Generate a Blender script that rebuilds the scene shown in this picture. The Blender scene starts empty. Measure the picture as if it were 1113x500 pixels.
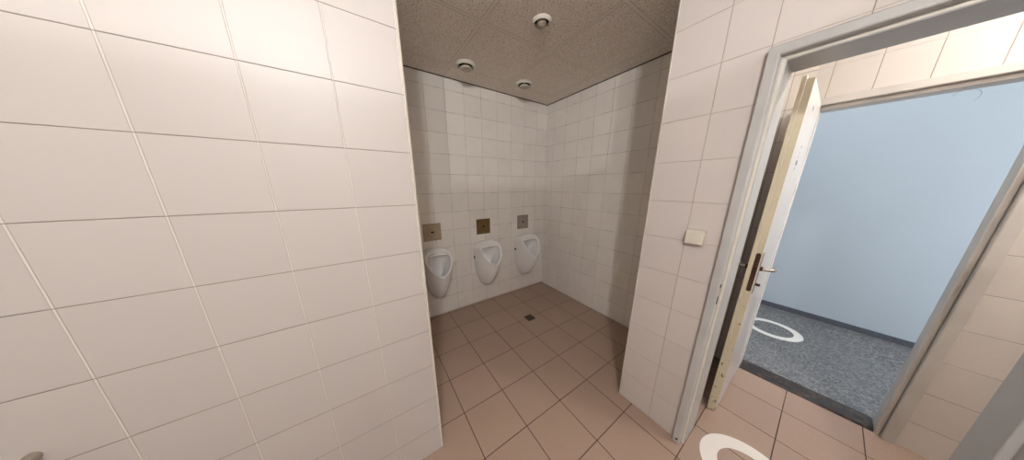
import bpy, bmesh, math, random
from mathutils import Vector, Matrix
random.seed(4)
scene = bpy.context.scene
COL = scene.collection

# ------------------------------------------------------------------ camera
W_PX, H_PX = 1113, 500
F_PX, CX, CY = 231.777, 554.387, 260.654
YAW, PITCH, ROLL, EYE = 0.5935, 0.2476, -0.0013, 1.489
cam_d = bpy.data.cameras.new('camera')
cam = bpy.data.objects.new('camera', cam_d); COL.objects.link(cam); scene.camera = cam
fwd = Vector((math.sin(YAW)*math.cos(PITCH), math.cos(YAW)*math.cos(PITCH), -math.sin(PITCH)))
rgt = Vector((math.cos(YAW), -math.sin(YAW), 0)); upv = rgt.cross(fwd)
r2 = rgt*math.cos(ROLL)+upv*math.sin(ROLL); u2 = upv*math.cos(ROLL)-rgt*math.sin(ROLL)
cam.matrix_world = Matrix(((r2.x, u2.x, -fwd.x, 0), (r2.y, u2.y, -fwd.y, 0), (r2.z, u2.z, -fwd.z, EYE), (0, 0, 0, 1)))
cam_d.sensor_width = 36; cam_d.lens = F_PX/W_PX*36
cam_d.shift_x = (W_PX/2-CX)/W_PX; cam_d.shift_y = (CY-H_PX/2)/W_PX
cam_d.clip_start = .01; cam_d.clip_end = 50

# ------------------------------------------------------------------ world, lights, exposure
wd = bpy.data.worlds.new('world'); scene.world = wd; wd.use_nodes = True
wd.node_tree.nodes['Background'].inputs[0].default_value = (.8, .82, .85, 1)
wd.node_tree.nodes['Background'].inputs[1].default_value = .05
def lamp(name, loc, power, col, r, kind='POINT', rot=(0, 0, 0), size=(1, 1)):
    d = bpy.data.lights.new(name, kind); d.energy = power; d.color = col
    if kind == 'POINT': d.shadow_soft_size = r
    else:
        d.shape = 'RECTANGLE'; d.size, d.size_y = size
    o = bpy.data.objects.new(name, d); COL.objects.link(o); o.location = loc; o.rotation_euler = rot
    return o
lamp('washroom_ceiling_light', (-.29, -.64, 2.42), 66, (1, .985, .98), .06)
lamp('cubicle_ceiling_light', (-1.05, -1.72, 2.46), 70, (1, .985, .98), .03)
lamp('anteroom_ceiling_light', (1.98, -.82, 2.42), 37, (1, .985, .97), .03)
lamp('corridor_ceiling_light', (3.2, .3, 2.72), 10, (.93, .97, 1), .1, 'AREA', (0, 0, 0), (1.2, 1.6))
lamp('corridor_window_light', (3.2, -2.55, 1.5), 54, (.92, .96, 1), .1, 'AREA', (math.radians(90), 0, 0), (1.3, 2.2))
vs = scene.view_settings
vs.view_transform = 'Standard'; vs.look = 'None'; vs.exposure = .07; vs.gamma = 1; vs.use_curve_mapping = False

# ------------------------------------------------------------------ node helpers
def srgb(r, g, b):
    f = lambda c: (c/255/12.92 if c/255 <= .04045 else ((c/255+.055)/1.055)**2.4)
    return (f(r), f(g), f(b), 1)
class NT:
    def __init__(s, name):
        s.m = bpy.data.materials.new(name); s.m.use_nodes = True
        s.t = s.m.node_tree; s.b = s.t.nodes['Principled BSDF']
    def n(s, typ, **kw):
        o = s.t.nodes.new(typ)
        for k, v in kw.items(): setattr(o, k, v)
        return o
    def put(s, sock, v):
        if isinstance(v, bpy.types.NodeSocket): s.t.links.new(v, sock)
        else: sock.default_value = v
    def math(s, op, a, b=0., c=None, clamp=False):
        o = s.n('ShaderNodeMath', operation=op, use_clamp=clamp)
        s.put(o.inputs[0], a); s.put(o.inputs[1], b)
        if c is not None: s.put(o.inputs[2], c)
        return o.outputs[0]
    def mix(s, fac, a, b):
        o = s.n('ShaderNodeMix', data_type='RGBA')
        s.put(o.inputs[0], fac); s.put(o.inputs[6], a); s.put(o.inputs[7], b)
        return o.outputs[2]
    def noise(s, scale, detail=3, vec=None, rough=.5):
        o = s.n('ShaderNodeTexNoise'); o.inputs['Scale'].default_value = scale; o.inputs['Detail'].default_value = detail
        o.inputs['Roughness'].default_value = rough
        s.put(o.inputs['Vector'], vec or s.pos())
        return o.outputs['Fac']
    def pos(s):
        if not hasattr(s, '_g'): s._g = s.n('ShaderNodeNewGeometry')
        return s._g.outputs['Position']
    def ramp(s, fac, lo, hi, a=0., b=1.):
        o = s.n('ShaderNodeMapRange', clamp=True); s.put(o.inputs[0], fac)
        for i, v in enumerate((lo, hi, a, b)): o.inputs[i+1].default_value = v
        return o.outputs[0]
    def bump(s, h, dist, strength=1., nrm=None):
        o = s.n('ShaderNodeBump'); s.put(o.inputs['Height'], h); o.inputs['Distance'].default_value = dist
        o.inputs['Strength'].default_value = strength
        if nrm: s.put(o.inputs['Normal'], nrm)
        return o.outputs['Normal']

def plain(name, col, rough=.5, metal=0., var=.06, scale=12, bump=0., spec=.5):
    t = NT(name); n = t.noise(scale, 4)
    c2 = tuple(c*(1-var*2.5) for c in col[:3])+(1,)
    t.put(t.b.inputs['Base Color'], t.mix(t.ramp(n, .3, .75), col, c2))
    t.b.inputs['Roughness'].default_value = rough; t.b.inputs['Metallic'].default_value = metal
    t.b.inputs['Specular IOR Level'].default_value = spec
    if bump: t.put(t.b.inputs['Normal'], t.bump(t.noise(scale*8, 3), bump))
    return t.m

def tiled(name, col, gu, gv, w, h, ux0, uy0, v0, mu=.0022, mv=.0012, rough=.22, var=.05, dirt=0., floor=False,
          edge=0., edge_col=(.2, .16, .13, 1), bump=.0012, dirtcol=None, soft=.0006, breakup=0.):
    """Tiles laid on a grid: u runs along the wall (x or y by the facing of the surface), v is height (or y on a floor)."""
    t = NT(name); g = t.pos(); sp = t.n('ShaderNodeSeparateXYZ'); t.put(sp.inputs[0], g)
    X, Y, Z = sp.outputs
    if floor:
        u = t.math('SUBTRACT', X, ux0); v = t.math('SUBTRACT', Y, v0)
    else:
        sn = t.n('ShaderNodeSeparateXYZ'); t.put(sn.inputs[0], t._g.outputs['True Normal'])
        isx = t.math('GREATER_THAN', t.math('ABSOLUTE', sn.outputs[0]), .5)
        mu_ = t.n('ShaderNodeMix', data_type='FLOAT'); t.put(mu_.inputs[0], isx)
        t.put(mu_.inputs[2], t.math('SUBTRACT', X, ux0)); t.put(mu_.inputs[3], t.math('SUBTRACT', Y, uy0))
        u = mu_.outputs[0]; v = t.math('SUBTRACT', Z, v0)
    def dist(a, p):
        q = t.math('ADD', t.math('DIVIDE', a, p), .5)
        return t.math('MULTIPLY', t.math('ABSOLUTE', t.math('SUBTRACT', t.math('FRACT', q), .5)), p)
    du, dv = dist(u, w), dist(v, h)
    ju = t.ramp(du, mu-soft, mu+soft, 1, 0); jv = t.ramp(dv, mv-soft, mv+soft, 1, 0)
    joint = t.math('MAXIMUM', ju, jv)
    cell = t.n('ShaderNodeCombineXYZ')
    t.put(cell.inputs[0], t.math('FLOOR', t.math('DIVIDE', u, w))); t.put(cell.inputs[1], t.math('FLOOR', t.math('DIVIDE', v, h)))
    wn = t.n('ShaderNodeTexWhiteNoise'); t.put(wn.inputs['Vector'], cell.outputs[0])
    dark = tuple(c*(1-var) for c in col[:3])+(1,)
    base = t.mix(wn.outputs['Value'], col, dark)
    soften = t.noise(2.2, 4)
    if floor: base = t.mix(t.math('MULTIPLY', t.ramp(soften, .1, .9), .4), base, tuple(c*d for c, d in zip(col, (.93, .90, .88)))+(1,))
    if floor:
        base = t.mix(t.ramp(t.noise(220, 2), .42, .66, 0, .75), base, tuple(c*.72 for c in col[:3])+(1,))
    if dirt:
        dm = t.math('MULTIPLY', t.ramp(t.noise(3.1, 6, rough=.65), .50, .78), dirt)
        base = t.mix(dm, base, dirtcol or srgb(150, 130, 110))
    if edge:
        eu = t.ramp(t.math('ABSOLUTE', t.math('SUBTRACT', du, mu)), .0003, .0010, edge, 0)
        base = t.mix(eu, base, edge_col)
    if breakup:
        bk = t.ramp(t.noise(9, 5, rough=.7), .42, .60, 1-breakup, 1)
        cu = t.mix(t.math('MULTIPLY', ju, bk), base, gu); cv = t.mix(t.math('MULTIPLY', jv, bk), cu, gv)
    else:
        cu = t.mix(ju, base, gu); cv = t.mix(jv, cu, gv)
    t.put(t.b.inputs['Base Color'], cv)
    rr = t.math('ADD', t.math('MULTIPLY', joint, .4), rough)
    t.put(t.b.inputs['Roughness'], rr)
    hgt = t.math('SUBTRACT', 1, joint)
    t.put(t.b.inputs['Normal'], t.bump(hgt, bump))
    return t.m

# ------------------------------------------------------------------ materials
M = {}
WT = srgb(214, 206, 202)
M['tile_left'] = tiled('large_wall_tile', srgb(200, 194, 191), srgb(220, 214, 209), srgb(150, 141, 134), .2075, .2065, -.0295, .988, .172-.2065,
                       mu=.0022, mv=.0011, rough=.44, edge=.55, edge_col=srgb(150, 140, 132), var=.03)
M['tile_alcove'] = tiled('alcove_wall_tile', srgb(240, 235, 229), srgb(128, 108, 90), srgb(118, 98, 80), .2, .2, 0, 0, .01,
                         mu=.0011, mv=.0013, rough=.3, dirt=.12, breakup=.7, var=.05)
M['tile_pilaster'] = tiled('pilaster_tile', WT, srgb(150, 138, 128), srgb(160, 148, 138), .2035, .2, 0, .387, .008,
                           mu=.0009, mv=.0010, rough=.27, breakup=.35, var=.04)
M['tile_over_door'] = tiled('over_door_tile', WT, srgb(150, 138, 128), srgb(190, 180, 170), .2, .2, 0, .045, .008,
                            mu=.0010, mv=.0009, rough=.27, var=.04)
M['tile_ante_top'] = tiled('anteroom_tile_upright', srgb(208, 202, 195), srgb(170, 155, 140), srgb(210, 200, 190), .15, .2, 0, -.003, .177,
                           mu=.0016, mv=.0009, rough=.25, var=.05)
M['tile_ante'] = tiled('anteroom_tile', srgb(220, 213, 205), srgb(120, 100, 85), srgb(105, 88, 76), .2, .2, 2.42, -.705, .177,
                       mu=.0010, mv=.0011, rough=.25, var=.07, dirt=.15)
M['floor_tile'] = tiled('floor_tile', srgb(174, 150, 135), srgb(74, 56, 46), srgb(82, 62, 52), .3, .3, .6644, 0, 1.995,
                        mu=.0022, mv=.0022, rough=.42, var=.07, dirt=.30, floor=True, dirtcol=srgb(158, 126, 106), bump=.0015, soft=.0008)
M['frame_grey'] = plain('grey_painted_steel', srgb(192, 192, 191), .38, var=.05, scale=6)
M['frame_beige'] = plain('light_painted_steel', srgb(204, 199, 192), .42, var=.07, scale=6)
M['leaf_white'] = plain('white_door_paint', srgb(222, 218, 214), .32, var=.03, scale=4)
M['dark'] = plain('dark_void', srgb(24, 20, 17), .8, var=.1)
M['gap'] = plain('dark_gap', srgb(84, 68, 55), .9, var=.2, scale=30)  # dark brown for the ceiling joint strip and the plate outlines
M['trim'] = plain('cream_edge_profile', srgb(230, 224, 212), .35, var=.05, scale=20)
M['ceramic'] = plain('white_glazed_ceramic', srgb(244, 242, 241), .13, var=.015, scale=5)
M['metal'] = plain('brushed_metal', srgb(190, 182, 172), .34, .85, var=.06, scale=20)
M['plate_a'] = plain('dull_steel_plate', srgb(176, 160, 138), .42, .55, var=.08, scale=20)
M['plate_b'] = plain('tarnished_bronze_plate', srgb(138, 112, 74), .42, .55, var=.12, scale=25)
M['plate_c'] = plain('grey_steel_plate', srgb(172, 164, 154), .42, .5, var=.06, scale=20)
M['plastic'] = plain('aged_white_plastic', srgb(226, 220, 208), .4, var=.04, scale=20)
M['plastic_grey'] = plain('dusty_plastic', srgb(206, 194, 178), .5, var=.1, scale=60)
M['paint_white'] = plain('white_floor_paint', srgb(238, 233, 228), .5, var=.01, scale=10)
M['brown'] = plain('rusty_brown_steel', srgb(84, 52, 38), .5, .3, var=.3, scale=60)
M['ink'] = plain('violet_ink', srgb(92, 88, 120), .5, var=.1)
M['scuff'] = plain('grey_scuff', srgb(158, 178, 194), .6, var=.1)
M['olive'] = plain('dull_olive_knob', srgb(168, 158, 132), .4, .2, var=.15, scale=40)

def door_edge():
    t = NT('worn_cream_door_edge'); n = t.noise(38, 6, rough=.7)
    sp = t.n('ShaderNodeSeparateXYZ'); t.put(sp.inputs[0], t.pos())
    low = t.ramp(sp.outputs[2], 1.25, .1, 0, .10)
    m = t.ramp(t.math('ADD', n, low), .66, .72)
    c = t.mix(t.noise(5, 2), srgb(218, 208, 184), srgb(204, 192, 164))
    t.put(t.b.inputs['Base Color'], t.mix(m, c, srgb(110, 82, 50)))
    t.b.inputs['Roughness'].default_value = .5
    return t.m
M['leaf_edge'] = door_edge()
def ceiling_mat():
    t = NT('mineral_ceiling_board'); sp = t.n('ShaderNodeSeparateXYZ'); t.put(sp.inputs[0], t.pos())
    def dist(a, p, o):
        q = t.math('ADD', t.math('DIVIDE', t.math('SUBTRACT', a, o), p), .5)
        return t.math('MULTIPLY', t.math('ABSOLUTE', t.math('SUBTRACT', t.math('FRACT', q), .5)), p)
    d = t.math('MINIMUM', dist(sp.outputs[0], .608, .787), dist(sp.outputs[1], .605, .885))
    bar = t.ramp(d, .0105, .0115, 1, 0)
    line = t.ramp(t.math('ABSOLUTE', t.math('SUBTRACT', d, .0125)), .0006, .0018, 1, 0)
    sc = t.n('ShaderNodeMapping'); t.put(sc.inputs[0], t.pos()); sc.inputs['Scale'].default_value = (1, 1.6, 1)
    nz = t.noise(115, 3, sc.outputs[0], .6)
    pits = t.ramp(nz, .54, .60)
    c = t.mix(t.noise(4, 3), srgb(252, 244, 234), srgb(246, 236, 224))
    c = t.mix(t.math('MULTIPLY', pits, .8), c, srgb(172, 158, 144))
    c = t.mix(bar, c, srgb(240, 231, 220))
    c = t.mix(t.math('MULTIPLY', line, .65), c, srgb(118, 100, 84))
    t.put(t.b.inputs['Base Color'], c); t.b.inputs['Roughness'].default_value = .9
    h = t.math('SUBTRACT', t.math('SUBTRACT', 0, t.math('MULTIPLY', pits, .6)), line)
    t.put(t.b.inputs['Normal'], t.bump(h, .0012))
    return t.m
M['ceiling'] = ceiling_mat()
def terrazzo():
    t = NT('grey_blue_terrazzo')
    v = t.n('ShaderNodeTexVoronoi'); v.inputs['Scale'].default_value = 95; t.put(v.inputs['Vector'], t.pos())
    r = t.n('ShaderNodeSeparateColor'); t.put(r.inputs[0], v.outputs['Color'])
    c = t.mix(t.ramp(r.outputs[0], .0, 1), srgb(80, 80, 82), srgb(146, 144, 143))
    c = t.mix(t.ramp(r.outputs[1], .8, .95), c, srgb(70, 78, 86))
    c = t.mix(t.ramp(t.noise(2, 3), .4, .7, 0, .35), c, srgb(116, 118, 122))
    t.put(t.b.inputs['Base Color'], c); t.b.inputs['Roughness'].default_value = .45
    return t.m
M['terrazzo'] = terrazzo()
M['skirting'] = plain('dark_terrazzo_skirting', srgb(106, 110, 120), .5, var=.25, scale=140)
M['blue'] = plain('pale_blue_wall_paint', srgb(193, 205, 216), .55, var=.02, scale=1.5, bump=.0003)
M['plaster'] = plain('white_plaster', srgb(232, 228, 220), .8, var=.02, scale=2)
def sill_mat():
    t = NT('worn_dark_threshold'); n = t.noise(28, 5, rough=.7)
    c = t.mix(t.ramp(n, .5, .74), srgb(44, 37, 36), srgb(104, 84, 68))
    t.put(t.b.inputs['Base Color'], c); t.b.inputs['Roughness'].default_value = .4
    return t.m
M['sill'] = sill_mat()

# ------------------------------------------------------------------ mesh helpers
def obj(name, bm, mats, parent=None, smooth=False, kind=None, label=None, bevel=0):
    bmesh.ops.recalc_face_normals(bm, faces=bm.faces)
    me = bpy.data.meshes.new(name); bm.to_mesh(me); bm.free()
    for m in (mats if isinstance(mats, (list, tuple)) else [mats]): me.materials.append(m)
    if smooth:
        for p in me.polygons: p.use_smooth = True
        me.set_sharp_from_angle(angle=math.radians(38))
    o = bpy.data.objects.new(name, me); COL.objects.link(o)
    if parent: o.parent = parent
    if kind: o['kind'] = kind
    if label: o['label'] = label
    if bevel:
        b = o.modifiers.new('bevel', 'BEVEL'); b.width = bevel; b.segments = 2; b.limit_method = 'ANGLE'
    return o
def box(bm, a, b, mi=0):
    vs_ = [bm.verts.new((x, y, z)) for z in (a[2], b[2]) for x, y in ((a[0], a[1]), (b[0], a[1]), (b[0], b[1]), (a[0], b[1]))]
    for f in ((3, 2, 1, 0), (4, 5, 6, 7), (0, 1, 5, 4), (1, 2, 6, 5), (2, 3, 7, 6), (3, 0, 4, 7)):
        bm.faces.new([vs_[i] for i in f]).material_index = mi
def boxes(lst):
    bm = bmesh.new()
    for a, b, *mi in lst: box(bm, a, b, mi[0] if mi else 0)
    return bm
def rings(bm, loops, cap0=True, cap1=True, mi=0):
    L = [[bm.verts.new(p) for p in lp] for lp in loops]
    n = len(L[0])
    for a, b in zip(L, L[1:]):
        for i in range(n): bm.faces.new((a[i], a[(i+1) % n], b[(i+1) % n], b[i])).material_index = mi
    if cap0: bm.faces.new(L[0][::-1]).material_index = mi
    if cap1: bm.faces.new(L[-1]).material_index = mi
    return L
def lathe(prof, seg=40, axis='z', org=(0, 0, 0)):
    """prof: list of (radius, height); axis -> direction of height."""
    bm = bmesh.new(); lp = []
    for r, h in prof:
        ring = []
        for i in range(seg):
            a = 2*math.pi*i/seg; c, s = r*math.cos(a), r*math.sin(a)
            p = {'z': (c, s, h), 'y': (c, h, s), 'x': (h, c, s)}[axis]
            ring.append(tuple(p[k]+org[k] for k in range(3)))
        lp.append(ring)
    rings(bm, lp)
    return bm
def empty(name, loc=(0, 0, 0), label=None, cat=None, group=None, kind=None):
    o = bpy.data.objects.new(name, None); COL.objects.link(o); o.location = loc
    for k, v in (('label', label), ('category', cat), ('group', group), ('kind', kind)):
        if v: o[k] = v
    return o
def tag(o, label, cat, group=None):
    o['label'] = label; o['category'] = cat
    if group: o['group'] = group
    return o

# ------------------------------------------------------------------ plan of the place (metres)
XE = .187      # free end of the large tiled partition
YL = .988      # face of that partition
YB = 2.339     # urinal wall
XR = 2.174     # right wall of the alcove
XP = 1.371     # wall with the first doorway
ZC = 2.515     # ceiling
XD = 2.42      # wall with the second doorway
XB = 4.10      # pale blue corridor wall

obj('floor', boxes([((-2.4, -2.2, -.1), (XD+.02, YB+.1, 0))]), M['floor_tile'], kind='structure')
obj('floor_corridor', boxes([((XD+.02, -2.6, -.1), (XB+.1, 2.6, 0))]), M['terrazzo'], kind='structure')
obj('ceiling', boxes([((-2.4, -2.2, ZC), (XD-.001, YB+.1, ZC+.08))]), M['ceiling'], kind='structure')
obj('ceiling_corridor', boxes([((XD+.0, -2.6, 2.8), (XB+.1, 2.6, 2.88))]), M['plaster'], kind='structure')
obj('wall_left', boxes([((-2.3, YL, 0), (XE, YL+.11, ZC))]), M['tile_left'], kind='structure')
obj('wall_alcove_left', boxes([((XE-.11, YL+.11, 0), (XE, YB, ZC))]), M['tile_alcove'], kind='structure')
obj('wall_back', boxes([((XE-.11, YB, 0), (XR+.1, YB+.1, ZC))]), M['tile_alcove'], kind='structure')
obj('wall_right', boxes([((XR, .59, 0), (XR+.1, YB, ZC))]), M['tile_alcove'], kind='structure')
# partition between the alcove and the little anteroom, its end carries the first door frame
obj('wall_doorway', boxes([((XP, .245, 0), (XP+.165, .59, ZC), 0), ((XP, -.455, 2.0), (XP+.165, .245, ZC), 1),
                           ((XP, -2.1, 0), (XP+.165, -.455, ZC), 0)]), [M['tile_pilaster'], M['tile_over_door']], kind='structure')
obj('wall_anteroom_left', boxes([((XP+.165, .35, 0), (XD, .59, ZC))]), M['tile_ante'], kind='structure')
obj('wall_anteroom_far', boxes([((XD, .205, 0), (XD+.10, .59, 2.8), 0), ((XD, -.50, 2.005), (XD+.10, .205, 2.8), 1),
                                ((XD, -2.1, 0), (XD+.10, -.50, 2.8), 0), ((XD, -2.1, 2.005), (XD+.10, -.5, 2.8), 0)][:3]),
    [M['tile_ante'], M['tile_ante_top']], kind='structure')
obj('wall_near', boxes([((-2.4, -2.2, 0), (XD+.1, -2.1, ZC))]), M['plaster'], kind='structure')
obj('wall_cubicle', boxes([((-2.3, -.77, .12), (.9, -.75, 2.225))]), M['plaster'], kind='structure')  # unseen partition, placed so its top edge cuts the light band
obj('wall_side', boxes([((-2.4, -2.1, 0), (-2.3, YL+.11, ZC))]), M['plaster'], kind='structure')
obj('wall_corridor', boxes([((XB, -2.6, 0), (XB+.1, 2.6, 2.8))]), M['blue'], kind='structure')
obj('wall_corridor_end', boxes([((XD+.1, -2.7, 0), (XB, -2.6, 2.8)), ((XD+.1, 2.6, 0), (XB, 2.7, 2.8))]), M['blue'], kind='structure')
obj('baseboard_corridor', boxes([((XB-.012, -2.6, 0), (XB, 2.6, .058))]), M['skirting'], kind='structure', bevel=.002)
# thin dark-coloured strip standing in for the shadow gap where the ceiling boards meet the alcove walls
obj('trim_1', boxes([((XE, YB-.012, ZC-.004), (XR-.012, YB, ZC)), ((XR-.012, .60, ZC-.004), (XR, YB, ZC))]), M['gap'], kind='structure')
# rounded edge profiles on the two free tile corners
def edge_trim(name, pts):
    bm = bmesh.new(); rings(bm, [[(x, y, 0) for x, y in pts], [(x, y, ZC) for x, y in pts]])
    return obj(name, bm, M['trim'], kind='structure', smooth=True)
def quarter(cx, cy, sx, sy, r=.009):
    return [(cx, cy)]+[(cx+sx*r*math.cos(a), cy+sy*r*math.sin(a)) for a in [i*math.pi/2/6 for i in range(7)]]
edge_trim('trim_2', quarter(XE-.006, YL+.006, 1, -1))
edge_trim('trim_3', quarter(XP+.006, .59-.006, -1, 1))

# ------------------------------------------------------------------ door frames
def frame(bm, prof, yl, yr, zt):
    """prof: (x, outward distance from the clear opening)."""
    lp = []
    for side in range(4):
        ring = []
        for x, d in prof:
            y = yl+d if side < 2 else yr-d
            z = 0 if side in (0, 3) else zt+d
            ring.append((x, y, z))
        lp.append(ring)
    rings(bm, lp)
d1 = empty('door_1', (XP, -.1, 0), 'empty grey steel door frame around the near doorway', kind='structure')
def local(o, root):
    o.parent = root; o.matrix_parent_inverse = Matrix.Translation(root.location).inverted(); return o
bm = bmesh.new()
frame(bm, [(1.346, .050), (1.346, .022), (1.349, .018), (1.372, .016), (1.374, .002), (1.376, 0), (1.536, 0), (1.536, .050)], .195, -.405, 1.940)
local(obj('door_frame', bm, M['frame_grey'], kind='structure', bevel=.001), d1)
# worn strike holes and a bolt hole at the foot of the left jamb
local(obj('strike_hole', boxes([((1.355, .2105, 1.012), (1.366, .2135, 1.03)), ((1.358, .2105, .925), (1.3675, .2135, .965))]), M['dark']), d1)
local(obj('frame_seal', boxes([((1.3725, .199, .002), (1.3745, .209, 1.947)), ((1.3725, -.405, 1.945), (1.3745, .199, 1.952))]), M['plastic']), d1)
local(obj('bolt_cap', lathe([(.004, 0), (.006, .001), (.006, .003)], 12, 'x', (1.3425, .226, .028)), M['dark']), d1)

d2 = empty('door_2', (XD, -.145, 0), 'far doorway with its white leaf swung open into the anteroom', kind='structure')
bm = bmesh.new()
frame(bm, [(2.398, .062), (2.398, .026), (2.401, .023), (2.432, .021), (2.432, .018), (2.424, .017), (2.424, .002), (2.426, 0), (2.522, 0), (2.522, .062)], .148, -.440, 1.940)
local(obj('door_frame', bm, M['frame_beige'], kind='structure', bevel=.0008), d2)
local(obj('strike_plate', boxes([((2.4235, -.4532, 1.035), (2.4245, -.4435, 1.075)), ((2.4235, -.4532, .94), (2.4245, -.4435, 1.0))]), M['metal']), d2)
local(obj('strike_hole', boxes([((2.4022, -.4650, 1.055), (2.428, -.4628, 1.09)), ((2.4022, -.4650, .965), (2.428, -.4628, 1.015))]), M['dark']), d2)
bm = bmesh.new()
rings(bm, [[(2.428, y, 0), (2.436, y, .014), (2.565, y, .014), (2.577, y, 0)] for y in (-.4395, .1475)])
local(obj('threshold', bm, M['sill'], kind='structure'), d2)
# leaf: rebated panel, latch edge towards the viewer
leaf = bmesh.new()
box(leaf, (1.776, .150, .008), (2.392, .1740, 1.968)); box(leaf, (1.763, .1741, .008), (2.392, .190, 1.981))
for f in leaf.faces:
    f.normal_update()
    f.material_index = 1 if abs(f.normal.y) < .5 else 0
lf = obj('door_leaf', leaf, [M['leaf_white'], M['leaf_edge']], bevel=.0012, label='white leaf with a worn cream latch edge'); local(lf, d2)
def leafpart(name, bm, m, **k):
    o = obj(name, bm, m, **k); o.parent = lf; return o
def capsule(x, y, z0, z1, r, t, n=12):
    pts = [(y+r*math.cos(a), z1-r+r*math.sin(a)) for a in [math.pi*i/n for i in range(n+1)]]
    pts += [(y-r*math.cos(a), z0+r-r*math.sin(a)) for a in [math.pi*i/n for i in range(n+1)]]
    bm = bmesh.new(); rings(bm, [[(x, a, b) for a, b in pts], [(x-t, a, b) for a, b in pts]]); return bm
leafpart('lock_plate', capsule(1.7762, .162, .895, 1.125, .0095, .0016), M['brown'])
leafpart('latch_bolt', boxes([((1.766, .1575, 1.045), (1.775, .1665, 1.068))]), M['brown'], bevel=.002)
for sgn, yf in ((-1, .150), (1, .190)):
    bm = boxes([((1.800, min(yf, yf+sgn*.004), .875), (1.836, max(yf, yf+sgn*.004), 1.125))])
    leafpart('handle_plate', bm, M['metal'], bevel=.0015)
    # neck and lever as one bent round bar
    path = [(1.818, yf+sgn*.003, 1.03), (1.818, yf+sgn*.030, 1.03), (1.820, yf+sgn*.042, 1.03), (1.828, yf+sgn*.050, 1.03), (1.842, yf+sgn*.053, 1.03), (1.885, yf+sgn*.053, 1.03), (1.905, yf+sgn*.052, 1.03)]
    bm = bmesh.new(); lp = []
    for i, p in enumerate(path):
        a = Vector(path[max(i-1, 0)]); b = Vector(path[min(i+1, len(path)-1)]); tdir = (b-a).normalized()
        s = tdir.cross(Vector((0, 0, 1))).normalized(); r = .009 if i < 6 else .008
        lp.append([tuple(Vector(p)+s*r*math.cos(q)+Vector((0, 0, 1))*r*math.sin(q)) for q in [2*math.pi*k/14 for k in range(14)]])
    rings(bm, lp); leafpart('handle', bm, M['metal'], smooth=True)
    leafpart('handle_collar', lathe([(.013, 0), (.013, sgn*.008), (.011, sgn*.010)], 20, 'y', (1.818, yf+sgn*.004, 1.03)), M['brown'], smooth=True)
leafpart('turn_knob', boxes([((1.811, .128, .925), (1.825, .146, .940))]), M['brown'], bevel=.003)
def stroke(bm, pts, w, y):
    for (x0, z0), (x1, z1) in zip(pts, pts[1:]):
        d = Vector((x1-x0, 0, z1-z0)).normalized(); n = Vector((-d.z, 0, d.x))*w/2
        q = [Vector((x0, y, z0))+n, Vector((x1, y, z1))+n, Vector((x1, y, z1))-n, Vector((x0, y, z0))-n]
        rings(bm, [[tuple(p) for p in q], [tuple(p+Vector((0, -.0006, 0))) for p in q]])
bm = bmesh.new()
stroke(bm, [(2.005, 1.597), (2.010, 1.622), (2.030, 1.604), (2.050, 1.626), (2.056, 1.600)], .006, .1499)
stroke(bm, [(2.012, 1.572), (2.030, 1.588)], .006, .1499)
stroke(bm, [(2.028, 1.690), (2.052, 1.702)], .006, .1499)
stroke(bm, [(2.030, 1.640), (2.036, 1.648)], .004, .1499)
stroke(bm, [(2.034, 1.660), (2.038, 1.668)], .004, .1499)
stroke(bm, [(2.026, 1.868), (2.030, 1.895), (2.046, 1.88)], .005, .1499)
leafpart('door_lettering', bm, M['ink'], label='small violet lettering marks')
for z in (.25, 1.72):
    leafpart('hinge', lathe([(.008, z-.045), (.008, z+.045)], 16, 'z', (2.396, .212, 0)), M['metal'], smooth=True)

# faint scuffed ring on the blue wall
bm = bmesh.new()
pts = [(-.435+.055*math.cos(a), 2.178+.05*math.sin(a)) for a in [math.radians(20+i*14) for i in range(16)]]
for (y0, z0), (y1, z1) in zip(pts, pts[1:]):
    d = Vector((0, y1-y0, z1-z0)).normalized(); n = Vector((0, -d.z, d.y))*.0018
    q = [Vector((XB-.0004, y0, z0))+n, Vector((XB-.0004, y1, z1))+n, Vector((XB-.0004, y1, z1))-n, Vector((XB-.0004, y0, z0))-n]
    rings(bm, [[tuple(p) for p in q], [tuple(p+Vector((-.0005, 0, 0))) for p in q]])
tag(obj('wall_scuff', bm, M['scuff']), 'faint scuffed grey ring mark high on the pale blue corridor wall', 'scuff mark')

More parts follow.
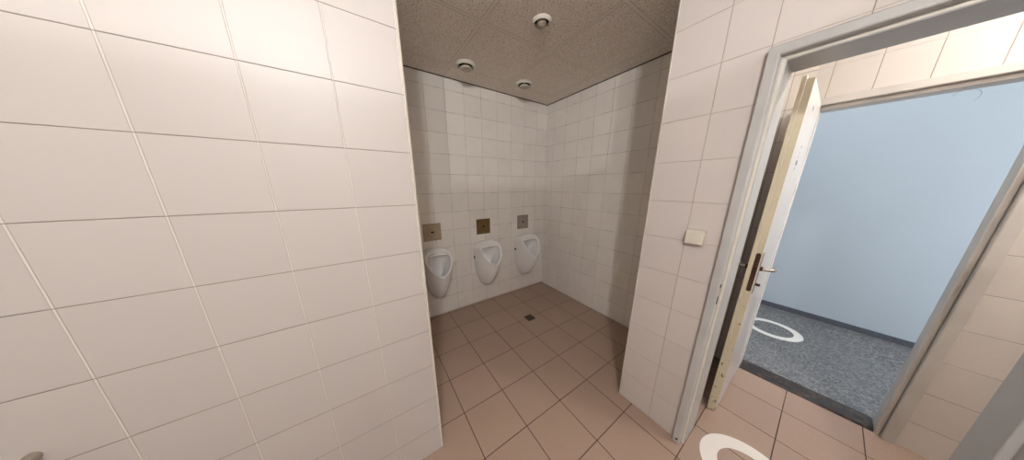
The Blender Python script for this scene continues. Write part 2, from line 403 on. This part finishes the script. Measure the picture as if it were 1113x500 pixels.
# ------------------------------------------------------------------ urinals
def outline(hw_top, hw_mid, hw_bot, z_top, z_mid, z_bot, n=64, yf=lambda z: 0, pt=2.6, pb=2.2, wide=.0):
    """closed egg / shield outline, widest at z_mid; superellipse halves."""
    pts = []
    for i in range(n):
        a = 2*math.pi*i/n; c, s = math.cos(a), math.sin(a)
        if s >= 0: p = pt; hz = z_top-z_mid
        else: p = pb; hz = z_mid-z_bot
        x = hw_mid*math.copysign(abs(c)**(2/p), c); z = z_mid+hz*math.copysign(abs(s)**(2/p), s)
        pts.append((x, yf(z), z))
    return pts
def make_urinal():
    # local: y=0 at the wall, towards the room is -y; z from the floor
    root = empty('urinal')
    N = 72
    wall = outline(0, .150, 0, .825, .68, .228, N, lambda z: -.001, 3.4, 1.9)
    rim_y = lambda z: -.302+(z-.590)*(.165/.25)
    rim = outline(0, .140, 0, .840, .755, .578, N, rim_y, 2.9, 1.6)
    ctl = []
    for k in range(N):
        a = 2*math.pi*k/N; c, s = math.cos(a), math.sin(a)
        p = 3.2 if s >= 0 else 1.9
        x = .160*math.copysign(abs(c)**(2/p), c)
        z = .66+(.862-.66 if s >= 0 else .66-.275)*math.copysign(abs(s)**(2/p), s)
        y = -.085-.145*max(0, -s)**1.5
        ctl.append((x, y, z))
    loops = []
    for j in range(15):
        t = j/14
        loops.append([tuple((1-t)**2*w_+2*t*(1-t)*c_+t*t*r_ for w_, c_, r_ in zip(wall[i], ctl[i], rim[i])) for i in range(N)])
    # rounded lip, then the bowl sinking back to the wall side
    cz = .722; cen = Vector((0, rim_y(cz), cz)); nrm = Vector((0, -.25, .165)).normalized()
    def inset(k, dep, dz=0): return [tuple(Vector(cen)+(Vector(p)-cen)*k+nrm*dep+Vector((0, 0, dz))) for p in rim]
    body = list(loops)
    body += [inset(.985, .006), inset(.94, .008, -.002), inset(.87, .007, -.005), inset(.82, -.001, -.008)]
    bm = bmesh.new(); rings(bm, body, cap0=True, cap1=False)
    sh = obj('urinal_body', bm, M['ceramic'], root, smooth=True)
    bowl = [inset(.82, -.001, -.008), inset(.795, -.010, -.008), inset(.81, -.032, -.008), inset(.80, -.060, -.008)]
    last = bowl[-1]
    for k, dy, dz in ((.78, .035, -.035), (.68, .075, -.085), (.5, .10, -.14), (.25, .11, -.175), (.05, .11, -.19)):
        bowl.append([tuple(Vector((p[0]*k, min(-.02, cen.y+(p[1]-cen.y)*k*.8+dy+.02), cz+(p[2]-cz)*k+dz))) for p in last])
    bm = bmesh.new(); rings(bm, bowl, cap0=False, cap1=True)
    obj('bowl', bm, M['ceramic'], root, smooth=True)
    # flushing rim across the top of the bowl
    up = [Vector(p) for p in inset(.80, -.012, -.008)]
    side = [p for p in up if p.z > .780]
    side.sort(key=lambda p: p.x)
    arc = [Vector((x, rim_y(z), z)) for x, z in [(side[-1].x*(1-2*k/14), .780+.010*(1-(1-2*k/14)**2)) for k in range(15)]]
    dn = Vector((0, -.25, .165)).normalized()
    loop_ = side+[p-dn*.012 for p in arc[1:-1]]
    bm = bmesh.new(); rings(bm, [[tuple(p) for p in loop_], [tuple(p-dn*.014) for p in loop_]])
    obj('flushing_rim', bm, M['ceramic'], root)
    for sx in (-1, 1):
        obj('screw_cap', lathe([(.017, 0), (.017, sx*.006), (.012, sx*.008)], 20, 'x', (sx*.148, -.042, .645)), M['dark'], root, smooth=True,
            label='dark fixing hole in the ceramic side')
    return root
def copy_tree(o, parent=None):
    c = o.copy(); COL.objects.link(c); c.parent = parent
    for ch in [q for q in bpy.data.objects if q.parent == o]: copy_tree(ch, c)
    return c
UX = (.562, 1.178, 1.790)
ULAB = ('white wall urinal half hidden by the large tiled partition, leftmost of three',
        'white wall urinal in the middle of the row, under the bronze plate',
        'white wall urinal nearest the alcove corner, rightmost of three')
ur = make_urinal()
for i, x in enumerate(UX):
    o = ur if i == 0 else copy_tree(ur)
    o.location = (x, YB, 0)
    tag(o, ULAB[i], 'urinal', 'urinals on the alcove wall')
def make_plate():
    root = empty('flush_plate')
    obj('cover_plate', boxes([((-.09, -.006, -.09), (.09, -.0006, .09))]), M['plate_a'], root, bevel=.002)
    obj('push_button', boxes([((-.016, -.0095, -.007), (.016, -.006, .009))]), M['dark'], root, bevel=.002, label='small dark button')
    obj('mounting_gap', boxes([((-.0935, -.0006, -.0935), (.0935, -.0002, .0935))]), M['gap'], root)
    for sx in (-1, 1):
        obj('screw', lathe([(.003, -.006), (.003, -.0075), (.002, -.008)], 12, 'y', (0, 0, sx*.072)), M['metal'], root, smooth=True)
    return root
PLAB = ('square dull steel flush plate above the leftmost urinal', 'square tarnished bronze flush plate above the middle urinal',
        'square light grey steel flush plate above the urinal by the corner')
pl = make_plate()
for i, x in enumerate(UX):
    o = pl if i == 0 else copy_tree(pl)
    o.location = (x+.002, YB, 1.004)
    tag(o, PLAB[i], 'flush plate', 'flush plates above the urinals')
    if i:
        for ch in o.children:
            if ch.name.startswith('cover_plate'):
                ch.data = ch.data.copy(); ch.data.materials[0] = M['plate_b' if i == 1 else 'plate_c']
            if ch.name.startswith('push_button') and i == 1: pass

# ------------------------------------------------------------------ round ceiling valves
def make_valve():
    root = empty('ceiling_vent')
    obj('outer_ring', lathe([(.037, .02), (.037, -.006), (.040, -.013), (.044, -.015), (.051, -.008), (.053, 0), (.053, .0)], 48), M['plastic'], root, smooth=True)
    obj('throat', lathe([(.0365, -.001), (.005, -.0005)], 32), M['dark'], root)
    obj('centre_disc', lathe([(.006, -.001), (.006, -.010), (.027, -.014), (.0315, -.019), (.029, -.026), (.012, -.030), (.001, -.030)], 40), M['plastic_grey'], root, smooth=True)
    return root
VLAB = ('round white ceiling vent nearest the viewer, seen almost from below', 'round white ceiling vent close above the leftmost urinal',
        'round white ceiling vent nearest the far alcove corner')
vl = make_valve()
for i, (x, y) in list(enumerate(((1.106, 1.272), (.896, 2.018), (1.538, 2.011))))[::-1]:
    o = vl if i == 0 else copy_tree(vl)
    o.location = (x, y, ZC); o.scale = (1.22, 1.22, 1.15) if i == 0 else (1.6, 1.6, 1.5)
    tag(o, VLAB[i], 'vent', 'round vents in the alcove ceiling')
    for ch in o.children:
        if i == 0 and ch.name.startswith('centre_disc'): ch.location.z = .010; ch.scale = (.82, .82, 1)

# ------------------------------------------------------------------ small fittings
sw = empty('switch_box', (XP, .346, 1.238), 'small square cream surface box on the tiled end wall beside the grey door frame', 'switch box')
local(obj('box_base', boxes([((XP-.012, .308, 1.200), (XP-.0004, .384, 1.276))]), M['plastic_grey'], bevel=.002), sw)
local(obj('box_cover', boxes([((XP-.030, .3105, 1.2025), (XP-.012, .3815, 1.2735))]), M['plastic'], bevel=.004), sw)

M['grate'] = plain('dark_drain_metal', srgb(96, 86, 76), .45, .5, var=.1, scale=30)
dr = empty('floor_drain', (1.412, 1.684, 0), 'small square metal floor drain in the brown alcove tiles', 'drain')
bm = boxes([((-.050, -.050, .0003), (.050, -.043, .003)), ((-.050, .043, .0003), (.050, .050, .003)), ((-.050, -.043, .0003), (-.043, .043, .003)), ((.043, -.043, .0003), (.050, .043, .003))])
obj('drain_frame', bm, M['grate'], dr)
bm = bmesh.new()
for k in range(-3, 4): box(bm, (-.043, k*.012-.0035, .0008), (.043, k*.012+.0035, .0025))
obj('grate', bm, M['grate'], dr)
obj('sump', boxes([((-.043, -.043, .0002), (.043, .043, .0006))]), M['dark'], dr)

def floor_ring(cx, cy, ro, ri, label):
    bm = bmesh.new(); n = 72; P = []
    for r, z in ((ri, .0003), (ro, .0003), (ro, .0012), (ri, .0012)):
        P.append([(cx+r*math.cos(2*math.pi*i/n), cy+r*math.sin(2*math.pi*i/n), z) for i in range(n)])
    L = rings(bm, P, cap0=False, cap1=False)
    for i in range(n): bm.faces.new((L[3][i], L[3][(i+1) % n], L[0][(i+1) % n], L[0][i]))
    tag(obj('floor_ring', bm, M['paint_white']), label, 'floor marking', 'white rings on the floor')
floor_ring(1.487, -.055, .200, .125, 'white ring marked on the pinkish tile floor in the near doorway')
floor_ring(3.44, .075, .205, .145, 'white ring marked on the grey speckled corridor floor')

kb = empty('wall_knob', (-.775, YL, .834), 'small dull rounded knob low on the large tiled wall', 'knob')  # form guessed from a small rounded top, use unknown
local(obj('stem', lathe([(.012, 0), (.012, -.035)], 24, 'y', (-.775, YL, .834)), M['metal'], smooth=True), kb)
local(obj('cap', lathe([(.010, -.033), (.022, -.036), (.025, -.046), (.022, -.056), (.010, -.060), (.001, -.061)], 32, 'y', (-.775, YL, .834)), M['olive'], smooth=True), kb)
